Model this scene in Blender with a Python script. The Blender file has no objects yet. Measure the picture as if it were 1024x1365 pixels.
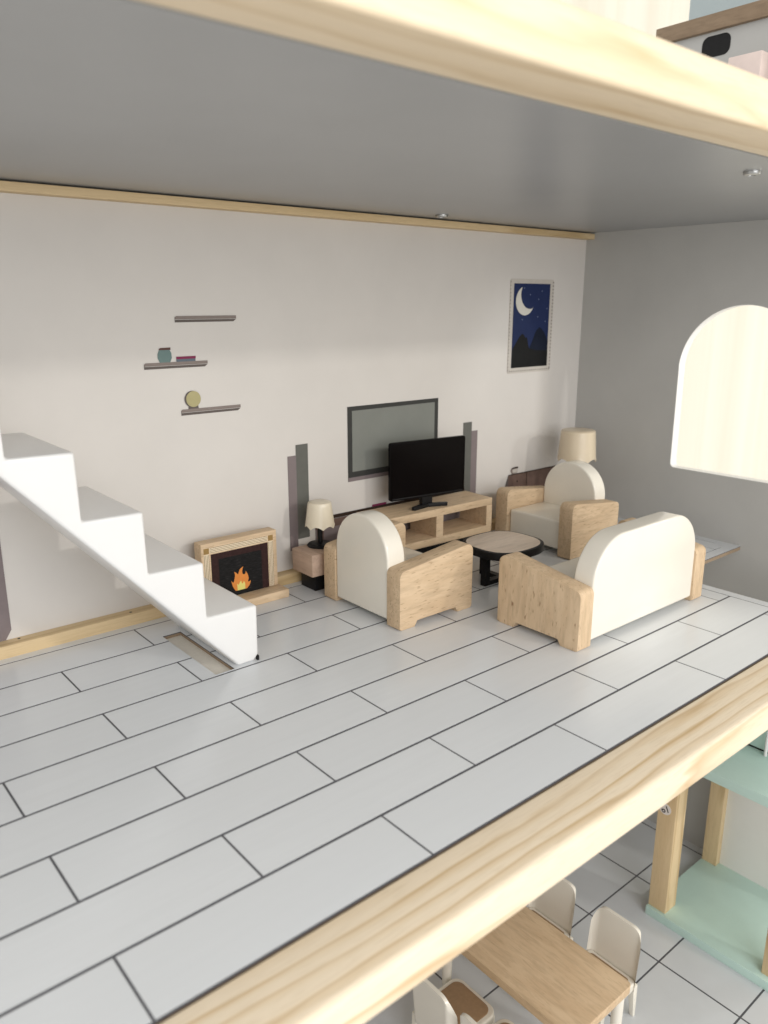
import bpy, bmesh, math, random
from mathutils import Vector, Matrix

# ------------------------------------------------------------------ camera, world, light, exposure
S = 0.007                      # one working unit = 7 mm (the rooms belong to a wooden toy house)
scene = bpy.context.scene
col = scene.collection
R = math.radians
random.seed(7)

def camera():
    cd = bpy.data.cameras.new('camera')
    cd.sensor_fit = 'VERTICAL'; cd.sensor_height = 36.0; cd.sensor_width = 36.0
    cd.lens = 1051.37 / 1365.0 * 36.0
    cd.clip_start = 0.01; cd.clip_end = 60.0
    cd.dof.use_dof = True
    cd.dof.focus_distance = 76 * S
    cd.dof.aperture_fstop = 11.0
    o = bpy.data.objects.new('camera', cd); col.objects.link(o)
    yaw, pit = 0.698949, -0.2597925
    f = Vector((math.sin(yaw) * math.cos(pit), math.cos(yaw) * math.cos(pit), math.sin(pit)))
    r = Vector((math.cos(yaw), -math.sin(yaw), 0)); u = r.cross(f)
    m = Matrix.Identity(4)
    for i in range(3):
        m[i][0], m[i][1], m[i][2] = r[i], u[i], -f[i]
    m[2][3] = 30 * S
    o.matrix_world = m
    scene.camera = o
camera()

w = bpy.data.worlds.new('World'); scene.world = w; w.use_nodes = True
bg = w.node_tree.nodes['Background']
bg.inputs[0].default_value = (1.0, 0.985, 0.955, 1); bg.inputs[1].default_value = 0.95

def area_light(name, aim, direction, dist, sx, sy, radiance, color):
    ld = bpy.data.lights.new(name, 'AREA'); ld.shape = 'RECTANGLE'
    ld.size = sx * S; ld.size_y = sy * S; ld.color = color
    ld.energy = radiance * math.pi * ld.size * ld.size_y
    o = bpy.data.objects.new(name, ld); col.objects.link(o)
    d = Vector(direction).normalized()
    o.location = (Vector(aim) - d * dist) * S
    o.rotation_euler = d.to_track_quat('-Z', 'Y').to_euler()
    return o
# daylight from the tall windows of the real room: behind and to the right of the photographer
area_light('window_light', (50, 50, 5), (-0.30, 1.0, -0.40), 330, 18, 12, 280, (1.0, 0.965, 0.905))
area_light('side_window_light', (50, 60, 5), (-0.82, 1.0, -0.351), 330, 13, 7, 300, (1.0, 0.965, 0.91))
area_light('wide_window_light', (50, 50, 5), (0.25, 1.0, -0.30), 165, 130, 90, 3.6, (0.98, 0.985, 1.0))
# daylight behind the sheer curtain past the arched window
area_light('curtain_light', (128, 60, 30), (-1.0, 0.0, 0.0), 40, 260, 200, 0.60, (1.0, 0.975, 0.92))

# added lamp between end wall and curtain, throwing cool patches onto the back wall
area_light('added_patch_light', (80, 70.9, 14), (-41, 60, -13), 74, 5, 8, 38, (0.93, 0.97, 1.0))

vs = scene.view_settings
vs.view_transform = 'Standard'; vs.look = 'None'; vs.exposure = 0.0; vs.gamma = 1.0
vs.use_curve_mapping = False
scene.render.engine = 'CYCLES'
scene.cycles.use_denoising = True
scene.cycles.max_bounces = 10; scene.cycles.diffuse_bounces = 6

# ------------------------------------------------------------------ materials (coordinates in working units)
def new_mat(name):
    m = bpy.data.materials.new(name); m.use_nodes = True
    nt = m.node_tree
    return m, nt, nt.nodes['Principled BSDF']

def coords(nt, scale=(1, 1, 1), rot=(0, 0, 0)):
    tc = nt.nodes.new('ShaderNodeTexCoord'); mp = nt.nodes.new('ShaderNodeMapping')
    mp.vector_type = 'POINT'
    mp.inputs['Scale'].default_value = [k / S for k in scale]
    mp.inputs['Rotation'].default_value = rot
    nt.links.new(tc.outputs['Object'], mp.inputs['Vector'])
    return mp.outputs['Vector']

def noise(nt, vec, scale, detail=2, rough=0.5, dist=0.0):
    n = nt.nodes.new('ShaderNodeTexNoise'); n.inputs['Scale'].default_value = scale
    n.inputs['Detail'].default_value = detail; n.inputs['Roughness'].default_value = rough
    n.inputs['Distortion'].default_value = dist
    nt.links.new(vec, n.inputs['Vector']); return n.outputs['Fac']

def ramp(nt, fac, stops):
    r = nt.nodes.new('ShaderNodeValToRGB'); e = r.color_ramp.elements
    while len(e) < len(stops): e.new(0.5)
    for k, (p, c) in zip(e, stops):
        k.position = p; k.color = (*c, 1) if len(c) == 3 else c
    nt.links.new(fac, r.inputs['Fac']); return r.outputs['Color']

def mix(nt, a, b, fac, mode='MIX'):
    m = nt.nodes.new('ShaderNodeMix'); m.data_type = 'RGBA'; m.blend_type = mode
    for s_, v in ((0, fac), (6, a), (7, b)):
        if hasattr(v, 'is_linked') or hasattr(v, 'links'): nt.links.new(v, m.inputs[s_])
        else: m.inputs[s_].default_value = v if s_ == 0 else (*v, 1)
    return m.outputs[2]

def bump(nt, bsdf, fac, strength, dist):
    b = nt.nodes.new('ShaderNodeBump'); b.inputs['Strength'].default_value = strength
    b.inputs['Distance'].default_value = dist * S
    nt.links.new(fac, b.inputs['Height']); nt.links.new(b.outputs['Normal'], bsdf.inputs['Normal'])

def math_node(nt, op, a, b=None):
    n = nt.nodes.new('ShaderNodeMath'); n.operation = op
    for i, v in enumerate((a, b)):
        if v is None: continue
        if hasattr(v, 'links'): nt.links.new(v, n.inputs[i])
        else: n.inputs[i].default_value = v
    return n.outputs[0]

def plain(name, c, rough=0.5, var=0.06, scale=0.6, spec=0.5, fine=0.0, coat=0.0):
    m, nt, b = new_mat(name)
    v = coords(nt)
    lo = tuple(k * (1 - var) for k in c); hi = tuple(min(1, k * (1 + var)) for k in c)
    f = noise(nt, v, scale, 4, 0.6)
    nt.links.new(ramp(nt, f, [(0.3, lo), (0.7, hi)]), b.inputs['Base Color'])
    b.inputs['Roughness'].default_value = rough
    b.inputs['Specular IOR Level'].default_value = spec
    b.inputs['Coat Weight'].default_value = coat
    return m

def beech(name, light, mid, dark, grain='x', fleck=0.5, rough=0.55, tilt=0, sparse=0.0):
    """fine, short-flecked beech; grain runs along the given local axis"""
    m, nt, b = new_mat(name)
    st = {'x': (0.22, 1, 1), 'y': (1, 0.22, 1), 'z': (1, 1, 0.22)}[grain]
    sf = {'x': (0.9, 6, 6), 'y': (6, 0.9, 6), 'z': (5.5, 5.5, 1.1)}[grain]
    v = coords(nt, st, (0, tilt, 0)); vf = coords(nt, sf, (0, tilt, 0)); v3 = coords(nt, tuple(k * .42 for k in sf), (0, tilt, 0))
    # the random shift makes every piece a different cut of the wood
    oi = nt.nodes.new('ShaderNodeObjectInfo')
    def shifted(vec):
        a = nt.nodes.new('ShaderNodeVectorMath'); a.operation = 'MULTIPLY_ADD'
        nt.links.new(oi.outputs['Random'], a.inputs[0]); a.inputs[1].default_value = (37, 53, 91)
        nt.links.new(vec, a.inputs[2]); return a.outputs[0]
    v, vf, v3 = shifted(v), shifted(vf), shifted(v3)
    base = ramp(nt, noise(nt, v, 0.9, 4, 0.55, 0.8), [(0.3, mid), (0.68, light)])
    streak = noise(nt, v3, 0.9, 3, 0.6, 0.3)
    base = mix(nt, base, tuple(k * 0.78 for k in mid), math_node(nt, 'MULTIPLY', ramp(nt, streak, [(0.46, (0, 0, 0)), (0.66, (1, 1, 1))]), 0.5))
    fl = ramp(nt, noise(nt, vf, 1.0, 2, 0.5), [(0.60 + sparse, (0, 0, 0)), (0.72 + sparse, (1, 1, 1))])
    nt.links.new(mix(nt, base, dark, math_node(nt, 'MULTIPLY', fl, fleck)), b.inputs['Base Color'])
    b.inputs['Roughness'].default_value = rough
    b.inputs['Specular IOR Level'].default_value = 0.35
    bump(nt, b, noise(nt, vf, 1.2, 3), 0.25, 0.04)
    return m

def pine(name, light, mid, dark, axis='x', freq=0.8, amp=2.2):
    """growth rings cut lengthwise: wide wandering bands along the axis"""
    m, nt, b = new_mat(name)
    sc = {'x': (0.03, .22, .22), 'y': (.22, 0.03, .22), 'z': (.22, .22, 0.03)}[axis]
    v = coords(nt, sc)
    n1 = noise(nt, v, 1.0, 2, 0.45)
    n2 = noise(nt, coords(nt, {'x': (0.09, 0.9, .9), 'y': (.9, 0.09, .9), 'z': (.9, .9, 0.09)}[axis]), 1.0, 2, 0.5)
    raw = coords(nt)
    sep = nt.nodes.new('ShaderNodeSeparateXYZ'); nt.links.new(raw, sep.inputs[0])
    o = {'x': ('Y', 'Z'), 'y': ('X', 'Z'), 'z': ('X', 'Y')}[axis]
    d = math_node(nt, 'ADD', math_node(nt, 'MULTIPLY', sep.outputs[o[0]], freq), math_node(nt, 'MULTIPLY', sep.outputs[o[1]], freq * 0.12))
    d = math_node(nt, 'ADD', d, math_node(nt, 'MULTIPLY', n1, amp))
    d = math_node(nt, 'ADD', d, math_node(nt, 'MULTIPLY', n2, amp * 0.32))
    fr = math_node(nt, 'FRACT', d)
    rings = ramp(nt, fr, [(0.0, light), (0.42, light), (0.74, mid), (0.88, dark), (0.96, mid), (1.0, light)])
    fade = ramp(nt, noise(nt, v, 2.3, 2), [(0.35, (0.45,) * 3), (0.65, (1.0,) * 3)])
    rings = mix(nt, light, rings, fade)
    vf = coords(nt, {'x': (0.5, 9, 9), 'y': (9, .5, 9), 'z': (9, 9, .5)}[axis])
    fib = noise(nt, vf, 1.0, 4, 0.6)
    c = mix(nt, rings, tuple(k * 0.80 for k in mid), math_node(nt, 'MULTIPLY', ramp(nt, fib, [(0.48, (0, 0, 0)), (0.72, (1, 1, 1))]), 0.42))
    nt.links.new(c, b.inputs['Base Color'])
    b.inputs['Roughness'].default_value = 0.5; b.inputs['Specular IOR Level'].default_value = 0.35
    bump(nt, b, fib, 0.15, 0.03)
    return m

M = {}
def board_mat(name, c, rough, grain):
    m, nt, b = new_mat(name)
    oi = nt.nodes.new('ShaderNodeObjectInfo')
    v = coords(nt, grain)
    f = noise(nt, v, 1.0, 5, 0.65)
    base = ramp(nt, f, [(0.3, tuple(k * 0.975 for k in c)), (0.7, tuple(k * 1.015 for k in c))])
    base = mix(nt, base, tuple(k * 0.955 for k in c), math_node(nt, 'MULTIPLY', oi.outputs['Random'], 0.6))
    nt.links.new(base, b.inputs['Base Color'])
    b.inputs['Roughness'].default_value = rough
    return m
M['plank'] = board_mat('grey_printed_board', (0.70, 0.722, 0.742), 0.21, (0.12, 1.6, 1))
M['joint'] = plain('dark_joint', (0.085, 0.085, 0.095), 0.6)
M['mdf'] = plain('fibreboard_edge', (0.30, 0.22, 0.145), 0.8, 0.15, 4)
M['slot_bed'] = plain('cream_slot', (0.74, 0.70, 0.62), 0.7, 0.04, 3)
M['wall'] = plain('warm_white_wall', (0.65, 0.615, 0.575), 0.38, 0.025, 0.12, 0.4, 0.05)
M['greywall'] = plain('grey_wall', (0.465, 0.46, 0.44), 0.42, 0.03, 0.15, 0.4, 0.05)
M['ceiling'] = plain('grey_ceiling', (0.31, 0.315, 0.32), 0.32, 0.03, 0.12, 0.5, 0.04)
M['wallwhite'] = plain('white_board', (0.80, 0.79, 0.76), 0.4, 0.02, 0.2)
M['pine'] = pine('pine_rail', (0.79, 0.675, 0.515), (0.71, 0.56, 0.37), (0.54, 0.375, 0.195), 'x', 0.85, 2.4)
M['pine_soft'] = pine('pine_soft_grain', (0.78, 0.645, 0.465), (0.73, 0.585, 0.395), (0.62, 0.455, 0.265), 'x', 0.42, 1.6)
M['pine_trim'] = pine('pine_trim', (0.66, 0.50, 0.29), (0.58, 0.42, 0.22), (0.48, 0.33, 0.16), 'x', 0.9, 2.2)
M['pine_post'] = pine('pine_post', (0.72, 0.55, 0.33), (0.62, 0.45, 0.25), (0.50, 0.34, 0.17), 'z', 0.6, 2.4)
BL, BM, BD = (0.70, 0.53, 0.35), (0.61, 0.445, 0.28), (0.27, 0.16, 0.08)
M['beech'] = beech('beech', BL, BM, BD, 'x', 0.45)
M['beech_arm'] = beech('beech_arm', BL, BM, BD, 'x', 0.5)
M['beech_slant'] = beech('beech_slanted_grain', BL, BM, BD, 'x', 0.7, tilt=R(-20))
M['beech_fleck'] = beech('beech_upright_fleck', BL, BM, (0.27, 0.15, 0.075), 'z', 0.9, sparse=0.045)
M['beech_pink'] = beech('steamed_beech', (0.60, 0.44, 0.335), (0.53, 0.375, 0.28), (0.38, 0.25, 0.18), 'y', 0.3)
M['beech_pale'] = beech('pale_beech', (0.74, 0.62, 0.51), (0.69, 0.57, 0.46), (0.52, 0.40, 0.31), 'x', 0.3)
M['beech_top'] = beech('beech_table', (0.68, 0.51, 0.33), (0.60, 0.43, 0.265), (0.40, 0.27, 0.155), 'y', 0.35)
M['cream'] = plain('cream_plastic', (0.83, 0.785, 0.69), 0.2, 0.012, 0.4, 0.5, 0.03, 0.15)
M['shade'] = plain('ivory_plastic', (0.76, 0.68, 0.53), 0.3, 0.02, 0.5, 0.5, 0.03, 0.1)
M['white'] = plain('white_plastic', (0.79, 0.785, 0.775), 0.30, 0.01, 0.3, 0.5, 0.03, 0.1)
M['black'] = plain('black_paint', (0.010, 0.0095, 0.010), 0.42, 0.2, 2, 0.22)
M['screen'] = plain('screen_black', (0.004, 0.003, 0.003), 0.22, 0.1, 1, 0.06)
M['mint'] = plain('mint_paint', (0.54, 0.72, 0.655), 0.36, 0.03, 0.4, 0.5, 0.05)
M['mint_edge'] = plain('mint_edge', (0.25, 0.37, 0.32), 0.45, 0.05, 0.8)
M['tile'] = board_mat('grey_tile', (0.63, 0.65, 0.67), 0.26, (0.4, 0.4, 1))
M['tan'] = plain('tan_pad', (0.36, 0.235, 0.135), 0.7, 0.08, 3, 0.3, 0.2)
M['steel'] = plain('zinc_screw', (0.36, 0.36, 0.35), 0.28, 0.05, 4); M['steel'].node_tree.nodes['Principled BSDF'].inputs['Metallic'].default_value = 1
M['brownwood'] = beech('stained_wood', (0.30, 0.215, 0.14), (0.25, 0.175, 0.11), (0.15, 0.10, 0.06), 'y', 0.3)
M['pink'] = plain('pale_pink', (0.80, 0.66, 0.60), 0.5, 0.03, 1)
M['bluegrey'] = plain('blue_grey_board', (0.40, 0.46, 0.47), 0.5, 0.04, 0.1)
# flat print
M['p_green'] = plain('print_green_grey', (0.132, 0.132, 0.118), 0.4, 0.04, 1, 0.12)
M['p_mauve'] = plain('print_mauve_grey', (0.215, 0.178, 0.178), 0.4, 0.04, 1, 0.12)
M['p_dark'] = plain('print_charcoal', (0.050, 0.050, 0.047), 0.4, 0.05, 1, 0.12)
M['p_screen'] = plain('print_screen', (0.215, 0.222, 0.200), 0.34, 0.04, 0.3, 0.12)
M['p_taupe'] = plain('print_taupe', (0.245, 0.205, 0.185), 0.4, 0.04, 2, 0.12)
M['p_taupe_dark'] = plain('print_taupe_dark', (0.13, 0.11, 0.10), 0.4, 0.04, 2, 0.12)
M['p_brown'] = plain('print_brown', (0.15, 0.098, 0.08), 0.42, 0.12, 1.2, 0.12)
M['p_brown_line'] = plain('print_brown_dark', (0.040, 0.026, 0.020), 0.42, 0.05, 1, 0.12)
M['p_teal'] = plain('print_teal', (0.155, 0.225, 0.215), 0.4, 0.04, 1, 0.12)
M['p_maroon'] = plain('print_maroon', (0.22, 0.035, 0.085), 0.4, 0.04, 1, 0.12)
M['p_wine'] = plain('print_wine', (0.115, 0.060, 0.052), 0.4, 0.04, 1, 0.12)
M['p_blue'] = plain('print_book_blue', (0.13, 0.16, 0.19), 0.4, 0.04, 1, 0.12)
M['p_olive'] = plain('print_olive', (0.42, 0.375, 0.20), 0.4, 0.04, 1, 0.12)
M['p_navy'] = plain('print_navy', (0.017, 0.028, 0.088), 0.4, 0.05, 1, 0.12)
M['p_night'] = plain('print_night_hill', (0.010, 0.010, 0.010), 0.4, 0.1, 1, 0.12)
M['p_night2'] = plain('print_night_peak', (0.008, 0.012, 0.026), 0.4, 0.1, 1, 0.12)
M['p_moon'] = plain('print_moon', (0.66, 0.63, 0.56), 0.4, 0.02, 1, 0.12)
M['p_star'] = plain('print_star', (0.17, 0.20, 0.31), 0.4, 0.02, 1, 0.12)
M['p_frame'] = plain('print_frame', (0.55, 0.51, 0.46), 0.4, 0.04, 1, 0.12)
M['p_notch'] = plain('print_notch', (0.20, 0.17, 0.15), 0.4, 0.04, 1, 0.12)
M['p_gold'] = plain('print_gold_brown', (0.30, 0.19, 0.07), 0.5, 0.06, 3, 0.12)
M['p_stripe'] = plain('print_stripe', (0.26, 0.16, 0.085), 0.5, 0.08, 3, 0.12)
M['p_umber'] = plain('print_umber', (0.036, 0.017, 0.016), 0.5, 0.25, 3, 0.12)
M['p_orange'] = plain('print_flame', (0.68, 0.25, 0.06), 0.5, 0.04, 3, 0.12)
M['p_yellow'] = plain('print_flame_core', (0.72, 0.66, 0.20), 0.5, 0.03, 3, 0.12)
M['sticker'] = plain('sticker_paper', (0.78, 0.72, 0.68), 0.5, 0.02, 1)

def charred():
    m, nt, b = new_mat('print_charred')
    v = coords(nt, (1.6, 1, 9))
    f = noise(nt, v, 1.0, 4, 0.7)
    nt.links.new(ramp(nt, f, [(0.35, (0.006, 0.006, 0.006)), (0.62, (0.018, 0.017, 0.017)), (0.8, (0.09, 0.085, 0.085))]), b.inputs['Base Color'])
    b.inputs['Roughness'].default_value = 0.6; b.inputs['Specular IOR Level'].default_value = 0.12
    return m
M['p_char'] = charred()

def curtain_mat():
    m, nt, b = new_mat('sheer_curtain')
    tr = nt.nodes.new('ShaderNodeBsdfTranslucent'); df = nt.nodes.new('ShaderNodeBsdfDiffuse')
    v = coords(nt, (0.3, 1, 0.02))
    c = ramp(nt, noise(nt, v, 0.25, 3, 0.6), [(0.3, (0.80, 0.75, 0.63)), (0.7, (0.89, 0.855, 0.76))])
    nt.links.new(c, tr.inputs['Color']); nt.links.new(c, df.inputs['Color'])
    mx = nt.nodes.new('ShaderNodeMixShader'); mx.inputs[0].default_value = 0.4
    nt.links.new(tr.outputs[0], mx.inputs[1]); nt.links.new(df.outputs[0], mx.inputs[2])
    nt.links.new(mx.outputs[0], nt.nodes['Material Output'].inputs['Surface'])
    return m
M['curtain'] = curtain_mat()

# ------------------------------------------------------------------ geometry helpers (all in working units)
def box(bm, x0, x1, y0, y1, z0, z1):
    v = [bm.verts.new((x, y, z)) for x in (x0, x1) for y in (y0, y1) for z in (z0, z1)]
    for f in ((0, 1, 3, 2), (4, 6, 7, 5), (0, 4, 5, 1), (2, 3, 7, 6), (0, 2, 6, 4), (1, 5, 7, 3)):
        bm.faces.new([v[i] for i in f])

def prism(bm, pts, axis, a, b):
    """polygon pts extruded along axis: 'x' -> pts are (y,z); 'y' -> (x,z); 'z' -> (x,y)"""
    mk = {'x': lambda p, t: (t, p[0], p[1]), 'y': lambda p, t: (p[0], t, p[1]), 'z': lambda p, t: (p[0], p[1], t)}[axis]
    A = [bm.verts.new(mk(p, a)) for p in pts]; B = [bm.verts.new(mk(p, b)) for p in pts]
    n = len(pts)
    bm.faces.new(A); bm.faces.new(B[::-1])
    for i in range(n):
        j = (i + 1) % n
        bm.faces.new((A[j], A[i], B[i], B[j]))

def lathe(bm, prof, cx=0, cy=0, n=48, zmod=None):
    rings = []
    for r, z in prof:
        if r < 1e-6: rings.append([bm.verts.new((cx, cy, z))])
        else:
            rings.append([bm.verts.new((cx + r * math.cos(2 * math.pi * k / n), cy + r * math.sin(2 * math.pi * k / n),
                          z + (zmod(r, z, 2 * math.pi * k / n) if zmod else 0))) for k in range(n)])
    for a, b in zip(rings, rings[1:]):
        for k in range(n):
            j = (k + 1) % n
            if len(a) == 1 and len(b) == 1: continue
            if len(a) == 1: bm.faces.new((a[0], b[k], b[j]))
            elif len(b) == 1: bm.faces.new((a[k], b[0], a[j]))
            else: bm.faces.new((a[k], b[k], b[j], a[j]))

def arc(cx, cy, r, a0, a1, n=10):
    return [(cx + r * math.cos(R(a0 + (a1 - a0) * k / n)), cy + r * math.sin(R(a0 + (a1 - a0) * k / n))) for k in range(n + 1)]

def round_poly(pts, rads, n=6):
    """round the corners of a polygon"""
    out = []
    m = len(pts)
    for i, p in enumerate(pts):
        r = rads[i] if isinstance(rads, (list, tuple)) else rads
        P, A, B = Vector(p), Vector(pts[i - 1]), Vector(pts[(i + 1) % m])
        if r <= 0: out.append(tuple(p)); continue
        a, b = (A - P).normalized(), (B - P).normalized()
        ang = a.angle(b); t = min(r / math.tan(ang / 2), (A - P).length * .49, (B - P).length * .49)
        r = t * math.tan(ang / 2)
        c = P + (a + b).normalized() * (r / math.sin(ang / 2))
        s, e = P + a * t - c, P + b * t - c
        a0 = math.atan2(s.y, s.x); da = math.atan2(s.x * e.y - s.y * e.x, s.dot(e))
        out += [(c.x + r * math.cos(a0 + da * k / n), c.y + r * math.sin(a0 + da * k / n)) for k in range(n + 1)]
    return out

def rect_pts(x0, x1, y0, y1): return [(x0, y0), (x1, y0), (x1, y1), (x0, y1)]

def make(name, bm, mat, parent=None, loc=None, rotz=0, bev=0, seg=2, smooth=False, ang=40):
    bmesh.ops.recalc_face_normals(bm, faces=bm.faces)
    if bev:
        es = [e for e in bm.edges if len(e.link_faces) == 2 and e.calc_face_angle(0) > R(ang)]
        bmesh.ops.bevel(bm, geom=es, offset=bev, segments=seg, profile=0.6, affect='EDGES', clamp_overlap=True)
        smooth = True
    # many-sided faces are cut up while still large: at toy size the tessellator loses small concave corners
    ng = [f for f in bm.faces if len(f.verts) > 4]
    bm.normal_update()
    if ng: bmesh.ops.triangulate(bm, faces=ng, ngon_method='EAR_CLIP')
    bmesh.ops.scale(bm, vec=(S, S, S), verts=bm.verts)
    me = bpy.data.meshes.new(name); bm.to_mesh(me); bm.free()
    if smooth:
        me.polygons.foreach_set('use_smooth', [True] * len(me.polygons))
        me.set_sharp_from_angle(angle=R(38))
    me.materials.append(M[mat] if isinstance(mat, str) else mat)
    o = bpy.data.objects.new(name, me); col.objects.link(o)
    if parent: o.parent = parent
    if loc: o.location = Vector(loc) * S
    if rotz: o.rotation_euler.z = rotz
    return o

def mbox(name, mat, ext, parent=None, bev=0, **k):
    bm = bmesh.new(); box(bm, *ext); return make(name, bm, mat, parent, bev=bev, **k)

def mprism(name, mat, pts, axis, a, b, parent=None, bev=0, **k):
    bm = bmesh.new(); prism(bm, pts, axis, a, b); return make(name, bm, mat, parent, bev=bev, **k)

def thing(name, label, cat, loc=(0, 0, 0), rotz=0, group=None):
    o = bpy.data.objects.new(name, None); col.objects.link(o); o.empty_display_size = 0.02
    o.location = Vector(loc) * S; o.rotation_euler.z = rotz
    return tag(o, label, cat, group)

def tag(o, label, cat, group=None):
    o['label'] = label; o['category'] = cat
    if group: o['group'] = group
    return o

def struct(o, label=None):
    o['kind'] = 'structure'
    if label: o['label'] = label
    return o

def dup(root, loc, rotz, label):
    r = root.copy(); col.objects.link(r); r.location = Vector(loc) * S; r.rotation_euler.z = rotz; r['label'] = label
    for ch in list(root.children):
        c = ch.copy(); col.objects.link(c); c.parent = r
        for g in list(ch.children):
            d = g.copy(); col.objects.link(d); d.parent = c
    return r

XL, XR = -22.0, 96.6          # inner faces of the end walls
YB = 70.9                     # inner face of the back wall
ZC = 39.3                     # ceiling of the living room
ZL = -45.2                    # floor of the storey below

# ------------------------------------------------------------------ floor of the living room
fl = bmesh.new()
SX0, SX1, SY0, SY1 = 27.9, 29.7, 55.0, 65.2          # groove for the staircase
OX, OY = 79.6, 44.3                                   # stairwell opening
def slab(bm, z0, z1):
    box(bm, XL, SX0, 27.2, YB, z0, z1); box(bm, SX1, OX, 27.2, YB, z0, z1)
    box(bm, SX0, SX1, 27.2, SY0, z0, z1); box(bm, SX0, SX1, SY1, YB, z0, z1)
    box(bm, OX, XR, OY, YB, z0, z1); box(bm, OX, XR, 27.2, 30.0, z0, z1)
slab(fl, -0.55, -0.12)
floor = struct(make('floor', fl, 'mdf'), 'light grey plank floor board of the living room')
jl = bmesh.new(); slab(jl, -0.12, -0.02); make('joint_layer', jl, 'joint', floor)
mbox('groove_bed', 'slot_bed', (SX0, SX1, SY0, SY1, -0.55, -0.38), floor)
PY = [27.25 + 4.575 * k for k in range(10)]          # row boundaries
G = 0.075                                             # half joint
GY = 0.115
def rect_minus(r, h):
    x0, x1, y0, y1 = r; hx0, hx1, hy0, hy1 = h
    if hx1 <= x0 or hx0 >= x1 or hy1 <= y0 or hy0 >= y1: return [r]
    out = []
    if hx0 > x0: out.append((x0, hx0, y0, y1))
    if hx1 < x1: out.append((hx1, x1, y0, y1))
    a, b = max(x0, hx0), min(x1, hx1)
    if hy0 > y0: out.append((a, b, y0, hy0))
    if hy1 < y1: out.append((a, b, hy1, y1))
    return out
for k in range(9):
    y0, y1 = PY[k] + GY, PY[k + 1] - GY
    if k == 0: y0 = 27.3
    xe = 78.35 if k < 4 else 95.3
    xs = 9.95 - 16.56 * 3 + (8.28 if k % 2 else 0)
    while xs < xe:
        a, b = max(xs + G, XL), min(xs + 16.56 - G, xe - G)
        xs += 16.56
        if b - a < 0.3: continue
        bm = bmesh.new()
        if k == 4 and b > 95:
            prism(bm, round_poly([(a, y0), (b, y0), (b, y1), (a, y1)], [0, 1.8, 0, 0], 8), 'z', -0.02, 0)
        else:
            for r in rect_minus((a, b, y0, y1), (SX0, SX1, SY0, SY1)):
                box(bm, r[0], r[1], r[2], r[3], -0.02, 0)
        make('plank', bm, 'plank', floor)
# plain border strip along the walls and round the stairwell
mbox('border_strip', 'plank', (XL, XR, PY[9] + G, YB, -0.02, 0), floor)
bm = bmesh.new()
outer = [(XR, OY), (XR, PY[9] - 0.0)]
inner = [(95.3 + G, PY[9]), *[(p[0], p[1]) for p in arc(95.3 - 1.8 + G, PY[4] + 1.8 - G * 0, 1.8, 0, -90, 8)], (78.35 + G, PY[4])]
prism(bm, [(78.35 + G, OY), *outer, *inner], 'z', -0.02, 0); make('border_strip', bm, 'plank', floor)
mbox('border_strip', 'plank', (78.35 + G, OX, 27.3, OY - 0.002, -0.02, 0), floor)

# ------------------------------------------------------------------ walls and ceiling
back = struct(mbox('wall_back', 'wall', (XL - 1.4, XR + 1.4, YB, YB + 1.4, -2.7, 42.0)), 'warm white back wall printed with shelves and a television')
struct(mbox('wall_back_lower', 'wall', (XL - 1.4, XR + 1.4, YB, YB + 1.4, ZL - 1.4, -2.75)), 'back wall of the storey below')
struct(mbox('wall_light_block', 'wall', (10.6, 12.0, 24.0, YB, ZL, -2.75)), 'unseen wall added in the storey below to block light from the left')  # unseen wall, added to hold back light from the left below
struct(mbox('ceiling', 'ceiling', (XL, XR, 27.15, YB, ZC, 42.0)), 'grey ceiling board of the living room')

def board_with_hole(name, outer, hole, x0, x1, mat):
    cu = bpy.data.curves.new(name, 'CURVE'); cu.dimensions = '2D'; cu.fill_mode = 'BOTH'
    cu.extrude = (x1 - x0) / 2 * S
    for pts in (outer, hole):
        sp = cu.splines.new('POLY'); sp.points.add(len(pts) - 1); sp.use_cyclic_u = True
        for q, p in zip(sp.points, pts): q.co = (p[0] * S, p[1] * S, 0, 1)
    tmp = bpy.data.objects.new(name, cu); col.objects.link(tmp)
    dg = bpy.context.evaluated_depsgraph_get()
    me = bpy.data.meshes.new_from_object(tmp.evaluated_get(dg))
    bpy.data.objects.remove(tmp); bpy.data.curves.remove(cu)
    # curve plane (u,v,w) -> (x = w, y = u, z = v)
    for v in me.vertices:
        u, vv, ww = v.co; v.co = (ww + (x0 + x1) / 2 * S, u, vv)
    bm2 = bmesh.new(); bm2.from_mesh(me); bmesh.ops.recalc_face_normals(bm2, faces=bm2.faces); bm2.to_mesh(me); bm2.free()
    me.name = name; me.materials.clear(); me.materials.append(M[mat])
    o = bpy.data.objects.new(name, me); col.objects.link(o)
    return o
AW = 46.95                                            # arch centre
arch = [(AW + 8.2, 21.5)] + arc(AW, 21.5, 8.25, 0, 180, 40)[1:-1] + [(AW - 8.2, 21.5)] + \
       [(AW - 8.15, 9.2)] + arc(AW - 7.55, 9.15, 0.6, 180, 270, 5)[1:] + arc(AW + 7.55, 9.15, 0.6, 270, 360, 5) 
rw = struct(board_with_hole('wall_right', rect_pts(23.2, YB, ZL - 1.4, 42.0), arch, XR, XR + 1.45, 'greywall'), 'grey end wall with a tall arched window opening')
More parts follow.
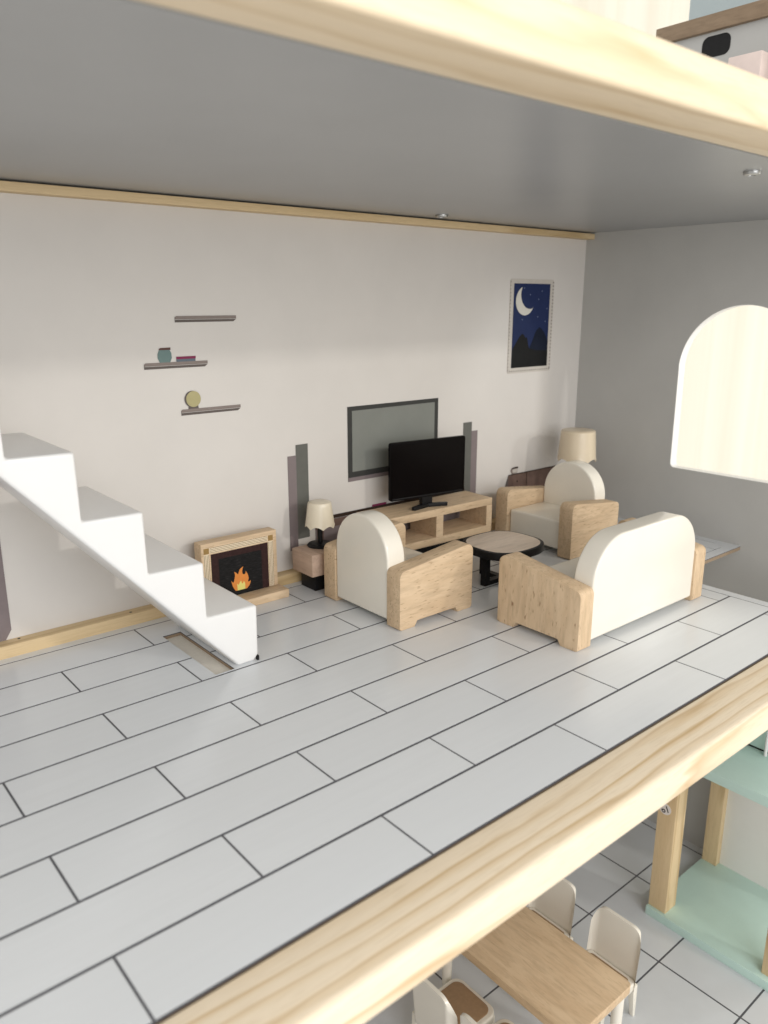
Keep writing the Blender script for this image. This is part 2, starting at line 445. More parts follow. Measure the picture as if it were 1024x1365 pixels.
# white painted reveal of the arched opening (a thin lining inside the cut)
bm = bmesh.new()
n = len(arch); shr = 0.05
cen = Vector((AW, 19))
A = [bm.verts.new((XR + 0.03, p[0], p[1])) for p in arch]
B = [bm.verts.new((XR + 1.47, p[0], p[1])) for p in arch]
ins = [(p[0] + (cen.x - p[0]) * 0.006, p[1] + (cen.y - p[1]) * 0.006) for p in arch]
C_ = [bm.verts.new((XR + 0.03, p[0], p[1])) for p in ins]
D = [bm.verts.new((XR + 1.47, p[0], p[1])) for p in ins]
for i in range(n):
    j = (i + 1) % n
    bm.faces.new((C_[i], C_[j], D[j], D[i])); bm.faces.new((A[i], A[j], C_[j], C_[i])); bm.faces.new((B[i], B[j], D[j], D[i]))
make('window_lining', bm, 'white', rw)

# ------------------------------------------------------------------ wooden rails and trims
def rail(name, label, y0, y1, z0, z1, r, mat='pine', x0=XL, x1=XR + 1.4):
    o = mprism(name, mat, round_poly(rect_pts(y0, y1, z0, z1), r, 6), 'x', x0, x1, smooth=True)
    return tag(o, label, 'rail')
rail('floor_rail', 'pale pine rail along the front edge of the grey plank floor', 22.9, 27.05, -2.55, 0.0, [0.5, 0.2, 0.15, 0.5])
rail('ceiling_rail', 'bright pine rail running across the top, above the grey ceiling', 23.1, 27.1, 39.35, 42.05, [0.28, 0.12, 0.3, 0.6], 'pine_soft')
tag(mbox('ceiling_trim', 'pine_trim', (XL, XR - 0.05, 69.5, YB - 0.02, 38.42, 39.15), bev=0.06), 'slim wooden strip where back wall meets ceiling', 'trim')
bb = tag(mprism('baseboard', 'pine_trim', round_poly(rect_pts(69.5, YB - 0.02, 0.0, 1.12), [0, 0, 0, 0.12], 4), 'x', XL, XR - 0.05, smooth=True), 'low wooden baseboard strip along foot of back wall', 'baseboard')
for hx, hy in ((16.9, 70.55), (27.0, 70.1)):
    bm = bmesh.new(); lathe(bm, [(0, 1.128), (.13, 1.128), (.13, 1.1), (0, 1.1)], hx, hy, 12); make('nail_hole', bm, 'black', bb)

# ------------------------------------------------------------------ flat print on the back wall
YP = YB - 0.03
def pr(name, mat, pts, parent, lift=0, label=None):
    o = mprism(name, mat, pts, 'y', YP - 0.03 * lift - 0.03, YP - 0.03 * lift, parent)
    if label: o['label'] = label
    return o
for (x0, x1, zt, lab, jar) in ((33.93, 40.45, 28.76, 'empty printed shelf, highest of three', 0), (30.58, 37.08, 24.54, 'printed shelf with teal jar and book', 1), (33.98, 40.5, 19.98, 'printed shelf with round olive ornament, lowest', 2)):
    s_ = pr('printed_shelf', 'p_taupe', [(x0 + .16, zt), (x1, zt), (x1, zt - .3), (x0 + .02, zt - .3), (x0, zt - .12)], back, 0, lab)
    pr('shelf_front', 'p_taupe_dark', [(x0, zt - .14), (x0 + .03, zt - .34), (x1 - .02, zt - .34), (x1 - .32, zt - .56), (x0, zt - .58)], s_, 0)
    if jar == 1:
        pr('jar', 'p_teal', [(32.15, zt), (33.2, zt), (33.38, zt + .4), (33.36, zt + .85), (33.2, zt + 1.14), (32.15, zt + 1.14), (31.98, zt + .8), (31.97, zt + .4)], s_, 0)
        pr('jar_lid', 'p_wine', [(32.14, zt + 1.14), (33.3, zt + 1.14), (33.3, zt + 1.36), (32.3, zt + 1.34), (32.14, zt + 1.26)], s_, 0)
        pr('book', 'p_blue', rect_pts(33.83, 35.8, zt, zt + .24), s_, 0)
        pr('book', 'p_maroon', rect_pts(33.83, 35.84, zt + .24, zt + .48), s_, 0)
    if jar == 2:
        pr('ornament_base', 'p_taupe_dark', [(34.75, zt), (35.85, zt), (35.8, zt + .3), (34.78, zt + .3)], s_, 0)
        pr('ornament_shadow', 'p_taupe_dark', arc(35.2, zt + .94, .80, 0, 360, 28)[:-1], s_, 1)
        pr('ornament', 'p_olive', arc(35.32, zt + .94, .77, 0, 360, 28)[:-1], s_, 2)
tvp = pr('printed_television', 'p_dark', [(54.15, 9.95), (68.35, 9.95), (68.35, 18.55), (54.15, 18.58)], back, 0, 'flat grey television printed on the wall')
pr('printed_glass', 'p_screen', rect_pts(54.77, 67.72, 11.02, 18.08), tvp, 1)
pr('printed_bar', 'p_mauve', rect_pts(54.15, 68.35, 9.90, 10.35), tvp, 1)
for (a, b, t, lo, m_, lab) in ((47.03, 48.6, 15.05, 4.4, 'p_green', 'tall printed speaker, green grey face'), (45.95, 47.03, 13.9, 3.2, 'p_mauve', 'mauve side of a printed speaker'),
                          (72.95, 74.5, 15.0, 4.4, 'p_green', 'tall printed speaker, green grey face'), (74.5, 75.6, 13.78, 3.2, 'p_mauve', 'mauve side of a printed speaker')):
    pr('printed_speaker', m_, rect_pts(a, b, lo, t), back, 0, lab)
cab = pr('printed_cabinet', 'p_mauve', rect_pts(49.4, 73.2, 2.1, 5.9), back, -0.5, 'printed media cabinet mostly hidden by the bench')
pr('cabinet_top', 'p_brown_line', rect_pts(49.2, 73.4, 5.95, 6.38), cab, 0.6)
pr('cabinet_front', 'p_brown', rect_pts(49.4, 73.2, 5.0, 5.9), cab, 0.6)
pr('cabinet_post', 'p_brown', rect_pts(49.6, 50.5, 2.1, 5.0), cab, 0.6)
pr('printed_book', 'p_maroon', rect_pts(57.7, 59.9, 6.38, 6.62), cab, 0.6)
drw = pr('printed_drawers', 'p_brown', rect_pts(82.1, 95.4, 2.2, 6.82), back, 0, 'printed dark brown drawer cabinet behind armchair')
pr('drawers_side', 'p_taupe_dark', [(81.2, 4.6), (82.1, 4.6), (82.1, 6.82)], drw, 0)
pr('drawers_top', 'p_brown_line', rect_pts(82.1, 95.4, 6.72, 6.86), drw, 1)
pr('drawer_joint', 'p_brown_line', rect_pts(85.95, 86.05, 2.2, 6.72), drw, 1)
pr('knob', 'p_brown_line', arc(84.0, 5.7, .13, 0, 360, 12)[:-1], drw, 1)
pr('cup_rim', 'p_brown_line', [(82.6, 7.55), (82.85, 7.75), (83.5, 7.82), (84.05, 7.80), (84.0, 7.55), (83.4, 7.66)], drw, 1)
pr('cup', 'p_taupe', [(82.5, 7.4), (82.7, 7.62), (84.0, 7.72), (83.85, 6.9), (82.8, 6.86)], drw, 0)
pr('cup_face', 'p_frame', [(82.95, 7.05), (82.85, 7.5), (83.9, 7.55), (83.75, 7.0)], drw, 1)
pr('printed_door_frame', 'p_mauve', [(8.5, 1.15), (15.9, 1.15), (16.45, 2.0), (16.48, 16.0), (8.5, 16.0)], back, 0, 'dark mauve printed panel at the left edge')

# the night picture
pic = thing('night_picture', 'night picture of white crescent moon over black hills, high on back wall', 'picture', (85.4, YB, 20.77))
def pp(name, mat, pts, y0, y1, par=None):
    return mprism(name, mat, [(p[0] - 85.4, p[1] - 20.77) for p in pts], 'y', -y1, -y0, par or pic)
mp = pp('mount', 'p_frame', round_poly(rect_pts(80.97, 89.88, 20.77, 32.97), 0.35, 4), 0.0, 0.08)
for k in range(26):
    z = 21.1 + k * 0.455
    pp('notch', 'p_notch', [(89.62, z), (89.86, z + .12), (89.62, z + .24)], 0.08, 0.11, mp)
for k in range(19):
    x = 81.25 + k * 0.455
    pp('notch', 'p_notch', [(x, 21.0), (x + .24, 21.0), (x + .12, 21.18)], 0.08, 0.11, mp)
for k in range(26):
    z = 21.1 + k * 0.455
    pp('notch', 'p_notch', [(81.0, z), (81.1, z + .1), (81.0, z + .2)], 0.08, 0.11, mp)
pp('night_sky', 'p_navy', rect_pts(81.66, 89.05, 21.5, 32.4), 0.08, 0.12)
def peak(pts): return pts
pp('peak', 'p_night2', [(84.9, 21.5), (89.05, 21.5), (89.05, 24.8), (88.75, 25.2), (88.2, 26.0), (87.7, 26.45), (87.15, 26.75), (86.6, 26.4), (86.25, 26.0), (86.0, 25.4), (85.6, 24.7), (85.2, 24.1)], 0.12, 0.14)
pp('hill', 'p_night', [(81.66, 21.5), (89.05, 21.5), (89.05, 23.6), (86.5, 23.7), (85.1, 24.0), (84.85, 24.6), (84.7, 25.2), (84.55, 25.5), (84.3, 25.35), (84.0, 25.75), (83.6, 25.95), (83.1, 25.6), (82.5, 24.9), (81.9, 24.2), (81.66, 23.9)], 0.14, 0.16)
# crescent as a strip between its two arcs
oc, orr, ic, ir = (83.95, 30.2), 1.87, (84.95, 31.05), 1.90
bm = bmesh.new()
def arc_pt(c, r, a): return (c[0] + r * math.cos(R(a)) - 85.4, c[1] + r * math.sin(R(a)) - 20.77)
ring = []
for k in range(33):
    po = arc_pt(oc, orr, 112 + (335 - 112) * k / 32); pi = arc_pt(ic, ir, 150 + (292 - 150) * k / 32)
    if k in (0, 32): pi = (po[0] + 0.02, po[1] + 0.02)
    ring.append([bm.verts.new((q[0], yy, q[1])) for q in (po, pi) for yy in (-0.14, -0.121)])
for a, b in zip(ring, ring[1:]):
    bm.faces.new((a[0], b[0], b[2], a[2])); bm.faces.new((a[1], a[3], b[3], b[1])); bm.faces.new((a[0], a[1], b[1], b[0])); bm.faces.new((a[2], b[2], b[3], a[3]))
make('crescent_moon', bm, 'p_moon', pic)
for (x, z) in [(83.68, 31.82), (84.94, 30.99), (87.33, 31.46), (86.69, 30.39), (88.53, 29.19), (86.66, 28.12), (83.49, 27.78), (88.28, 27.48)]:
    pp('star', 'p_star', arc(x, z, .085, 0, 360, 8)[:-1], 0.12, 0.14)

# ------------------------------------------------------------------ screws in the ceiling
def screw(x, y, r, label):
    t = thing('ceiling_screw', label, 'screw', (x, y, ZC), 0, 'screws in the ceiling')
    bm = bmesh.new(); lathe(bm, [(r, 0), (r, -0.12), (r * .93, -0.24), (r * .5, -0.28), (r * .46, -0.10), (0, -0.10)], n=32)
    make('head', bm, 'steel', t, smooth=True)
    bm = bmesh.new(); lathe(bm, [(0, -0.11), (r * .44, -0.11)], n=6); make('socket', bm, 'black', t)
screw(64.3, 66.6, 0.72, 'small zinc screw near the slim strip above the television')
screw(60.9, 30.4, 0.62, 'small zinc screw close to the bright top rail at right')

# ------------------------------------------------------------------ staircase
prof = [(30.2, 0.0), (31.75, 0.0), (32.2, 0.5), (32.25, 5.05), (27.6, 5.1), (27.55, 9.85), (22.95, 9.9), (22.9, 14.85), (18.35, 14.9), (18.3, 19.95),
        (13.8, 20.0), (13.75, 25.0), (9.15, 25.05), (9.1, 30.0), (4.5, 30.05), (4.45, 35.0), (0.0, 35.05), (-0.1, 39.2), (-4.9, 39.2)]
st = tag(mprism('staircase', 'white', [(x - 30, z) for x, z in prof], 'y', -5.8, 5.8, loc=(30, 61.0, 0), bev=0.28, seg=3, ang=25), 'glossy white moulded staircase climbing left from grey floor', 'staircase')

mbox('foot_peg', 'black', (2.02, 2.2, -5.86, -5.6, 0.0, 0.42), st)

# ------------------------------------------------------------------ fireplace
fp = thing('fireplace', 'small wooden toy fireplace with printed orange flame against back wall', 'fireplace', (38.05, 68, 0))
fx = lambda x: x - 38.05
mbox('surround', 'beech', (fx(33.7), fx(42.4), 0, 1.45, 0.92, 7.02), fp, bev=0.1)
mbox('hearth', 'beech', (fx(33.2), fx(42.62), -1.8, 1.45, 0.0, 0.9), fp, bev=0.1)
def fpr(name, mat, pts, lift=0, par=None): return mprism(name, mat, [(fx(a), b) for a, b in pts], 'y', -0.012 - lift * 0.012, 0.01, par or fp)
pan = fpr('brick_back', 'p_umber', rect_pts(34.72, 41.3, 0.94, 5.85), 0)
fpr('fire_opening', 'p_char', rect_pts(35.55, 40.5, 0.94, 5.2), 1, pan)
for cx in (34.26, 41.66):
    fpr('corner_block', 'p_gold', rect_pts(cx - .29, cx + .29, 5.97, 6.55))
M['inlay'] = plain('pale_inlay', (0.78, 0.68, 0.50), 0.5, 0.04, 2)
fpr('inlay', 'inlay', rect_pts(34.62, 41.28, 5.97, 6.56), -0.5)
for cx in (34.26, 41.66): fpr('inlay', 'inlay', rect_pts(cx - .30, cx + .30, 0.95, 5.9), -0.5)
for k in range(4):
    z = 6.05 + k * 0.155
    fpr('inlay_stripe', 'p_stripe', rect_pts(34.66, 41.24, z - .028, z + .028))
    for cx in (34.26, 41.66):
        x = cx - .24 + k * 0.16
        fpr('inlay_stripe', 'p_stripe', rect_pts(x - .03, x + .03, 0.96, 5.86))
flame = [(36.84, 2.62), (37.0, 2.39), (37.11, 2.38), (37.22, 2.75), (37.28, 3.02), (37.28, 3.3), (37.2, 3.5), (37.42, 3.38), (37.65, 3.11), (37.76, 3.41), (37.85, 3.6), (38.01, 3.74), (38.31, 3.86), (38.2, 3.7), (38.16, 3.5), (38.13, 3.3), (38.17, 3.1), (38.28, 3.0), (38.42, 3.0), (38.52, 3.1), (38.56, 3.3), (38.7, 3.05), (38.80, 2.8), (38.86, 2.48), (38.8, 2.28), (38.74, 2.11), (38.95, 2.1), (39.09, 2.2), (39.05, 1.98), (38.92, 1.7), (38.62, 1.41), (37.31, 1.42), (37.12, 1.7), (36.98, 2.0), (36.9, 2.3)]
fl_ = fpr('flame', 'p_orange', flame, 2)
fpr('flame_core', 'p_yellow', [(37.48, 2.2), (37.59, 2.0), (37.73, 2.09), (37.8, 2.25), (37.96, 2.4), (38.0, 2.2), (38.05, 2.05), (38.15, 2.05), (38.28, 2.28), (38.38, 2.1), (38.42, 1.9), (38.41, 1.42), (37.52, 1.42)], 3, fl_)

# ------------------------------------------------------------------ seats
def arm_profile(d0, d1, zb, zf):
    p = [(d0, 0.12), (d0 + .25, 0.0), (d0 + 1.9, 0.0), (d0 + 2.25, 0.55), (d1 - 2.35, 0.55), (d1 - 2.0, 0.0), (d1 - .3, 0.0), (d1, 0.15), (d1, zf), (d0, zb)]
    return round_poly(p, [0, 0, 0, 0, 0, 0, 0, 0, .8, .65], 6)
def seat_thing(name, label, cat, hw, loc, rotz, zb=5.8, zf=6.95, top=10.2, flat=False, arm='beech_arm', depth=9.5):
    t = thing(name, label, cat, loc, rotz)
    d0, d1 = -depth / 2, depth / 2
    for s in (-1, 1):
        y0, y1 = (hw - 1.95, hw) if s > 0 else (-hw, -hw + 1.95)
        mprism('arm', arm, arm_profile(d0, d1, zb, zf), 'y', y0, y1, t, bev=0.1, ang=60)
    iw = hw - 1.97
    if flat:
        r = 4.3
        pts = [(-iw, .5), (iw, .5)] + arc(iw - r, top - r, r, 0, 90, 14) + arc(-iw + r, top - r, r, 90, 180, 14)
    else:
        pts = [(-iw, .5), (iw, .5)] + arc(0, top - iw, iw, 0, 180, 32)
    mprism('backrest', 'cream', pts, 'x', d0 + .15, d0 + 2.35, t, bev=0.26, seg=4, ang=50)
    mbox('seat', 'cream', (d0 + 2.2, d1 - .55, -iw, iw, 0.75, 4.3), t, bev=0.3, seg=3)
    return t
seat_thing('sofa', 'cream two seat sofa with pale wooden arms, its back towards us', 'sofa', 10.65, (65.1, 42.95, 0), R(90), flat=True, top=9.9, zb=5.6, zf=7.0, arm='beech_fleck')
seat_thing('armchair', 'cream armchair with wooden arms beside fireplace, its back towards us', 'armchair', 6.05, (50.35, 57.85, 0), 0, arm='beech_slant', depth=9.7)
seat_thing('armchair', 'cream armchair with wooden arms facing us in the corner, left of arched window', 'armchair', 6.05, (79.75, 60.6, 0), R(180))

# ------------------------------------------------------------------ coffee table
ct = thing('coffee_table', 'low round cornered coffee table with black rim and pale wooden top', 'table', (63.7, 55.35, 0))
def squircle(a, b, e, n=56):
    o = []
    for k in range(n):
        t = 2 * math.pi * k / n; c, s = math.cos(t), math.sin(t)
        o.append((a * math.copysign(abs(c) ** (2 / e), c), b * math.copysign(abs(s) ** (2 / e), s)))
    return o
mprism('rim', 'black', squircle(4.25, 3.95, 2.7), 'z', 3.6, 4.46, ct, bev=0.14, ang=50)
mprism('table_top', 'beech_pale', squircle(3.88, 3.58, 2.7), 'z', 4.3, 4.5, ct, bev=0.03, ang=50)
for rz in (0, R(90)):
    bm = bmesh.new()
    for s in (-1, 1): box(bm, s * 2.7 - .36, s * 2.7 + .36, -.36, .36, 0.0, 3.6)
    box(bm, -2.35, 2.35, -.355, .355, 0.002, 0.5 + (0.004 if rz else 0))
    make('leg_frame', bm, 'black', ct, rotz=rz)

# ------------------------------------------------------------------ low bench and television
BR = R(-1.6)
tb = thing('television_bench', 'low open wooden bench with two bays under the black television', 'bench', (63.6, 67.6, 0), BR)
x0, x1, y0, y1, z0, z1 = -8.85, 8.85, -2.4, 2.4, 1.9, 6.3
mbox('top_board', 'beech', (x0, x1, y0, y1, z1 - .9, z1), tb, bev=0.06)
mbox('bottom_board', 'beech', (x0, x1, y0, y1, z0, z0 + .9), tb, bev=0.06)
for a, b in ((x0, x0 + .95), (x1 - .95, x1)): mbox('side_board', 'beech', (a, b, y0 + .005, y1, z0 + .9, z1 - .9), tb)
mbox('divider', 'beech', (-.55, .55, y0 + .005, y1, z0 + .9, z1 - .9), tb)
mbox('plinth', 'black', (x0 + 1.2, x1 - 1.6, -.2, y1 - .2, 0, z0), tb)

TR = R(-8.0)
tv = thing('television', 'black flat television on two splayed feet on wooden bench', 'television', (62.9, 66.85, 6.3), TR)
mprism('casing', 'screen', round_poly(rect_pts(-5.38, 5.38, 1.32, 8.2), 0.3, 5), 'y', -0.26, 0.2, tv, bev=0.07, ang=50)
mbox('screen', 'screen', (-5.06, 5.06, -0.28, -0.2, 1.66, 7.9), tv)
mbox('lower_bezel', 'black', (-5.1, 5.1, -0.30, -0.2, 1.42, 1.6), tv, bev=0.03)
mbox('rear_housing', 'black', (-3.4, 3.4, 0.18, 0.8, 1.9, 6.0), tv, bev=0.15)
mbox('neck', 'black', (-0.75, 0.75, -0.1, 0.6, 0.3, 2.3), tv, bev=0.1)
for s in (-1, 1):
    bm = bmesh.new()
    prism(bm, round_poly([(0, -.28), (2.4, -.95), (2.65, -.55), (0.2, .45)], [.05, .2, .2, .05], 4), 'z', 0.0, 0.42)
    if s < 0: bmesh.ops.scale(bm, vec=(-1, 1, 1), verts=bm.verts)
    make('foot', bm, 'black', tv, bev=0.12, ang=50)

# ------------------------------------------------------------------ side table and lamps
et = thing('side_table', 'small wooden block side table on black base beside fireplace', 'table', (46.9, 66.9, 0))
mbox('block', 'beech_pink', (-2.1, 2.1, -1.9, 1.9, 1.9, 4.35), et, bev=0.14)
mbox('base', 'black', (-1.25, 1.25, -1.15, 1.5, 0, 1.91), et, bev=0.05)

def shade_mesh(rt, rb, z0, z1, sc):
    bm = bmesh.new()
    h = z1 - z0
    f = lambda r, z, a: (sc * (abs(math.sin(3.5 * a + .6)) - .3)) if z < z0 + 0.3 * h and z <= z0 + 0.26 * h else 0
    prof = [(0, z1 + .04), (rt * .80, z1 + .02), (rt * .94, z1 - .05), (rt, z1 - .2)]
    for k in range(1, 7): prof.append((rt + (rb - rt) * k / 7, z1 - .2 - (h - .2) * k / 7))
    prof += [(rb, z0)]
    prof += [(rb - .16, z0 + .01)]
    for k in range(1, 7): prof.append((rb - .16 + (rt - rb) * k / 7, z0 + .01 + (h - .3) * k / 7))
    prof.append((0, z1 - .3))
    lathe(bm, prof, n=84, zmod=lambda r, z, a: (sc * (abs(math.sin(3.5 * a + .6)) - .35)) if z <= z0 + .02 else 0)
    return bm
tl = thing('table_lamp', 'small ivory lamp with scalloped shade on black stem, on side table', 'lamp', (47.65, 67.5, 4.35))
make('shade', shade_mesh(1.28, 1.62, 2.2, 4.95, 0.35), 'shade', tl, smooth=True)
bm = bmesh.new(); lathe(bm, [(0, 0.34), (.9, .34), (1.3, .26), (1.42, .12), (1.42, 0), (0, 0)], n=40); make('foot', bm, 'black', tl, smooth=True)
bm = bmesh.new(); lathe(bm, [(0, 4.1), (.27, 4.1), (.27, .3), (0, .3)], n=20); make('stem', bm, 'black', tl, smooth=True)
lf = thing('floor_lamp', 'tall lamp with large ivory scalloped shade behind the corner armchair', 'lamp', (89.3, 64.9, 0))
M['shade_dimmed'] = plain('ivory_plastic_dimmed', (0.66, 0.555, 0.405), 0.3, 0.02, 0.5, 0.5, 0.03, 0.1)  # lampshade ivory made darker: the corner's dim light is painted into the colour
make('shade', shade_mesh(2.32, 2.62, 9.0, 13.2, 0.55), 'shade_dimmed', lf, smooth=True)
bm = bmesh.new(); lathe(bm, [(0, .4), (1.9, .4), (2.1, .25), (2.1, 0), (0, 0)], n=40); make('foot', bm, 'beech_pink', lf, smooth=True)
bm = bmesh.new(); lathe(bm, [(0, 12.4), (.42, 12.4), (.42, .38), (0, .38)], n=20); make('stem', bm, 'beech_pink', lf, smooth=True)

# ------------------------------------------------------------------ the storey below
lfl = struct(mbox('lower_floor', 'joint', (XL, XR, 10, YB, ZL - 1.4, ZL - 0.02)), 'grey tiled floor of the storey below')
TX = [73.95 + 10.67 * k for k in range(-5, 3)]; TY = [27.75 + 9.83 * k for k in range(-1, 5)]
for i in range(len(TX) - 1):
    for j in range(len(TY) - 1):
        mbox('floor_tile', 'tile', (TX[i] + .11, TX[i + 1] - .11, TY[j] + .11, TY[j + 1] - .11, ZL - .02, ZL), lfl)
mbox('border_strip', 'tile', (TX[-1] + .11, XR, TY[0], YB, ZL - .02, ZL), lfl)
mbox('border_strip', 'tile', (XL, TX[-1] - .11, TY[-1] + .11, YB, ZL - .02, ZL), lfl)
mbox('border_strip', 'tile', (XL, TX[0] - .11, TY[0] + .11, TY[-1] - .11, ZL - .02, ZL), lfl)

dt = thing('dining_table', 'rectangular wooden dining table on the tiled floor below', 'table', (54.3, 41.3, ZL))
mprism('table_top', 'beech_top', round_poly(rect_pts(-4.75, 4.75, -8.9, 8.9), .5, 5), 'z', 9.7, 10.7, dt, bev=0.1, ang=50)
for sx in (-1, 1):
    for sy in (-1, 1):
        bm = bmesh.new(); lathe(bm, [(0, 9.7), (.62, 9.7), (.45, 0), (0, 0)], sx * 3.9, sy * 8.0, 20); make('leg', bm, 'cream', dt, smooth=True)

def chair_back(bm, hw, zb, zt, thick):
    nu, nv = 28, 14
    def pt(u, v, off):
        # u across in [-1,1], v up in [0,1]; the sides curl forward (+x)
        y = hw * math.sin(u * 1.25) / math.sin(1.25)
        curl = max(0, abs(u) - .62) / .38
        x = 0.6 * curl ** 1.8
        top = zt - 2.1 * (max(0, abs(u) - .35) / .65) ** 2.6
        z = zb + (top - zb) * v
        lean = -0.55 * v
        nx, ny = -1.0, -0.8 * curl * (1 if u < 0 else -1)
        l = math.hypot(nx, ny)
        return (x + lean + off * nx / l, y + off * ny / l * -1, z)
    gr = []
    for off in (0, thick):
        gr.append([[bm.verts.new(pt(-1 + 2 * i / nu, j / nv, off)) for j in range(nv + 1)] for i in range(nu + 1)])
    a, b = gr
    for i in range(nu):
        for j in range(nv):
            bm.faces.new((a[i][j], a[i + 1][j], a[i + 1][j + 1], a[i][j + 1])); bm.faces.new((b[i][j], b[i][j + 1], b[i + 1][j + 1], b[i + 1][j]))
        bm.faces.new((a[i][nv], a[i + 1][nv], b[i + 1][nv], b[i][nv])); bm.faces.new((a[i][0], b[i][0], b[i + 1][0], a[i + 1][0]))
    for j in range(nv):
        bm.faces.new((a[0][j], a[0][j + 1], b[0][j + 1], b[0][j])); bm.faces.new((a[nu][j], b[nu][j], b[nu][j + 1], a[nu][j + 1]))
def leg_mesh(bm, x, y, sx, sy, z1):
    pr_ = [((x, y), .40, z1), ((x + sx * .3, y + sy * .15), .22, 0)]
    rings = []
    for (cx, cy), r, z in pr_:
        rings.append([bm.verts.new((cx + dx * r, cy + dy * r, z)) for dx, dy in ((-1, -1), (1, -1), (1, 1), (-1, 1))])
    a, b = rings
    bm.faces.new(a); bm.faces.new(b[::-1])
    for k in range(4):
        j = (k + 1) % 4; bm.faces.new((a[k], a[j], b[j], b[k]))
ch0 = thing('dining_chair', 'x', 'chair', (0, 0, 0), 0, 'chairs around the dining table below')
bm = bmesh.new(); chair_back(bm, 3.1, 3.6, 10.5, .40); make('shell_back', bm, 'cream', ch0, bev=0.1, ang=60, smooth=True)
bm = bmesh.new(); prism(bm, round_poly(rect_pts(0.0, 6.3, -3.0, 3.0), [.5, 1.1, 1.1, .5], 6), 'z', 3.7, 4.75); make('seat', bm, 'cream', ch0, bev=0.2, seg=3, ang=50)
bm = bmesh.new(); prism(bm, round_poly(rect_pts(0.5, 5.85, -2.5, 2.5), [.4, .9, .9, .4], 6), 'z', 4.6, 4.85); make('seat_pad', bm, 'tan', ch0, bev=0.06, ang=50)
for (x, y, sx, sy) in ((.15, 2.65, -1, 1), (.15, -2.65, -1, -1), (5.6, 2.4, 1, 1), (5.6, -2.4, 1, -1)):
    bm = bmesh.new(); leg_mesh(bm, x, y, sx, sy, 4.2); make('leg', bm, 'cream', ch0, bev=0.08, ang=50)
ch0.location = Vector((65.1, 38.3, ZL)) * S; ch0.rotation_euler.z = R(180)
ch0['label'] = 'cream moulded chair at dining table, right side, nearest the mint shelf unit'
dup(ch0, (65.1, 46.75, ZL), R(180), 'cream moulded chair at dining table, right side, half hidden behind pine rail')
dup(ch0, (44.7, 45.35, ZL), 0, 'cream moulded chair at dining table, left side, its tan seat in view')
dup(ch0, (44.9, 38.7, ZL), 0, 'cream moulded chair at dining table, left side, cut by bottom edge')

su = thing('shelf_unit', 'mint green shelf unit with pine posts on the tiled floor below', 'shelf', (79.5, 34.6, ZL))
mbox('base_board', 'mint', (0, 15.6, -8.6, 8.3, 0, 1.2), su, bev=0.06)
mbox('top_board', 'mint', (0, 15.6, -8.6, 8.3, 22.35, 23.6), su, bev=0.06)
post = mbox('post', 'pine_post', (0.45, 2.9, 5.9, 8.25, 1.2, 22.35), su, bev=0.06)
mbox('post', 'pine_post', (0.8, 3.0, -8.0, -6.0, 1.2, 22.35), su, bev=0.06)
mbox('post', 'pine_post', (13.6, 15.4, 6.2, 8.2, 1.2, 22.35), su, bev=0.06)
mbox('post', 'pine_post', (13.6, 15.4, -8.0, -6.0, 1.2, 22.35), su, bev=0.06)
mbox('back_panel', 'wallwhite', (14.6, 15.2, -6.0, 6.2, 1.2, 22.35), su)
mbox('rear_board', 'mint', (8.5, 9.6, -8.6, 8.3, 23.85, 29.0), su, bev=0.06)
mbox('shadow_gap', 'black', (8.6, 9.5, -8.5, 8.2, 23.6, 23.85), su)
bm = bmesh.new(); lathe(bm, [(0, 28.0), (.2, 28.0), (.2, 23.6), (0, 23.6)], 7.9, -0.4, 16); make('rod', bm, 'white', su, smooth=True)
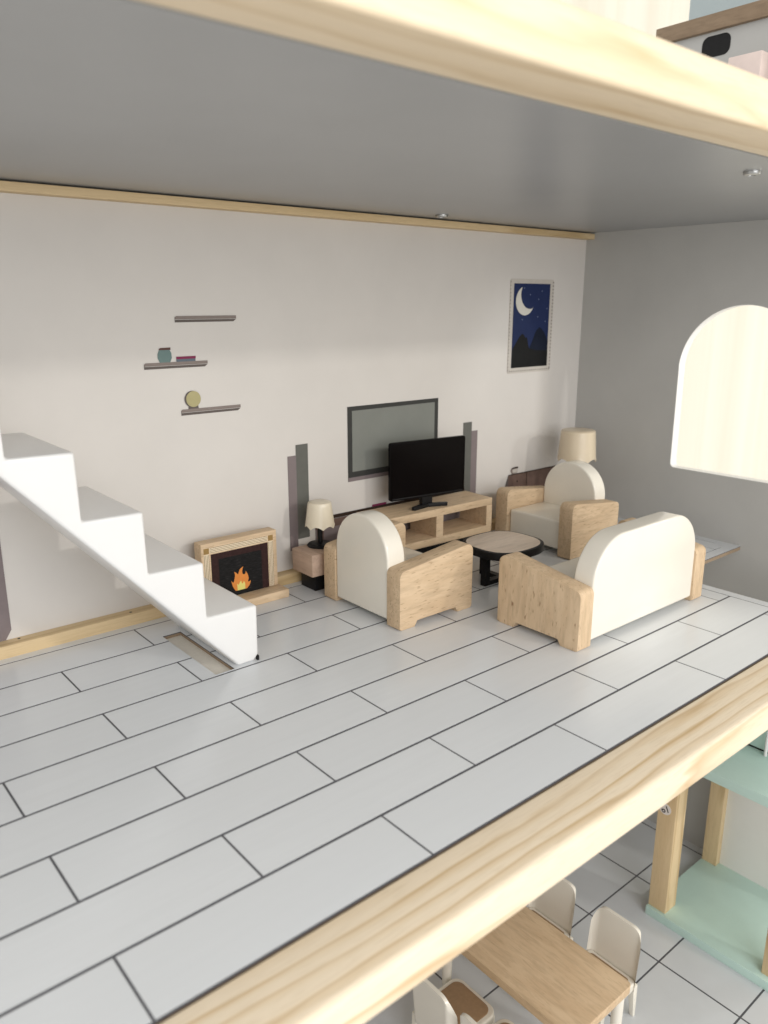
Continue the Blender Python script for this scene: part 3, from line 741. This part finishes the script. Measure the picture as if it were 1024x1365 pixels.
# number sticker on the post
bm = bmesh.new(); prism(bm, [(7.3 + a, 15.6 + b) for a, b in [(.78 * math.cos(2 * math.pi * k / 28), .74 * math.sin(2 * math.pi * k / 28)) for k in range(28)]], 'x', 0.41, 0.46)
stk = make('number_sticker', bm, 'sticker', post)
fc = bpy.data.curves.new('number_print', 'FONT'); fc.body = '19'; fc.size = 1.15 * S; fc.align_x = 'CENTER'; fc.align_y = 'CENTER'; fc.extrude = 0.006 * S; fc.offset = 0.012 * S
tmp = bpy.data.objects.new('tmp', fc); col.objects.link(tmp)
me = bpy.data.meshes.new_from_object(tmp.evaluated_get(bpy.context.evaluated_depsgraph_get())); bpy.data.objects.remove(tmp)
me.name = 'number_print'; me.materials.clear(); me.materials.append(M['black'])
no = bpy.data.objects.new('number_print', me); col.objects.link(no); no.parent = stk
# text plane faces -x; its own up axis is turned half round, as the sticker was put on
tm = Matrix(((0, 0, -1), (-1, 0, 0), (0, 1, 0))).to_4x4() @ Matrix.Rotation(R(180 + 25), 4, 'Z')
no.matrix_local = Matrix.Translation(Vector((0.402, 7.3, 15.6)) * S) @ tm

# ------------------------------------------------------------------ the storey above, seen over the top rail
up = thing('upper_end_panel', 'low white end panel with brown wooden cap above top rail', 'panel', (XR, 45, 42))
mbox('board', 'greywall', (0, 1.2, -21.5, 16.6, 0, 18.7), up)  # white board coloured grey: the shade below the cap is put into it
mbox('cap', 'brownwood', (-.7, 1.9, -22, 17.0, 18.7, 20.5), up, bev=0.12)
mprism('slot', 'black', round_poly(rect_pts(7.5, 11.0, 16.0, 18.3), .8, 6), 'x', -0.06, 0.05, up)
mbox('lower_rail', 'brownwood', (-.8, -.02, -21, 6.7, 10.0, 14.5), up, bev=0.1)
pk = mbox('pink_block', 'pink', (-2.2, 0, -1.9, 1.9, 0, 3.0), loc=(94.4, 48.3, 53.3), bev=0.15)
tag(pk, 'pale pink block behind the top rail at the upper right', 'block')
bgp = mbox('grey_board', 'bluegrey', (0, 1.5, -60, 0, -12, 60), loc=(119, 71.6, 75), bev=0.05)
tag(bgp, 'blue grey board standing beyond the upper storey, top right corner', 'board')

# ------------------------------------------------------------------ sheer curtain past the window
bm = bmesh.new()
nu, nv = 260, 2
vs_ = []
for i in range(nu + 1):
    y = -70 + 260 * i / nu
    x = 129 + 0.7 * math.sin(y * 0.55) + 0.5 * math.sin(y * 0.21 + 1) + 0.18 * math.sin(y * 1.3)
    vs_.append([bm.verts.new((x, y, z)) for z in (-60, 40, 160)])
for i in range(nu):
    for j in range(2): bm.faces.new((vs_[i][j], vs_[i + 1][j], vs_[i + 1][j + 1], vs_[i][j + 1]))
tag(make('curtain', bm, 'curtain', smooth=True), 'bright cream sheer curtain hanging outside the arched window', 'curtain')
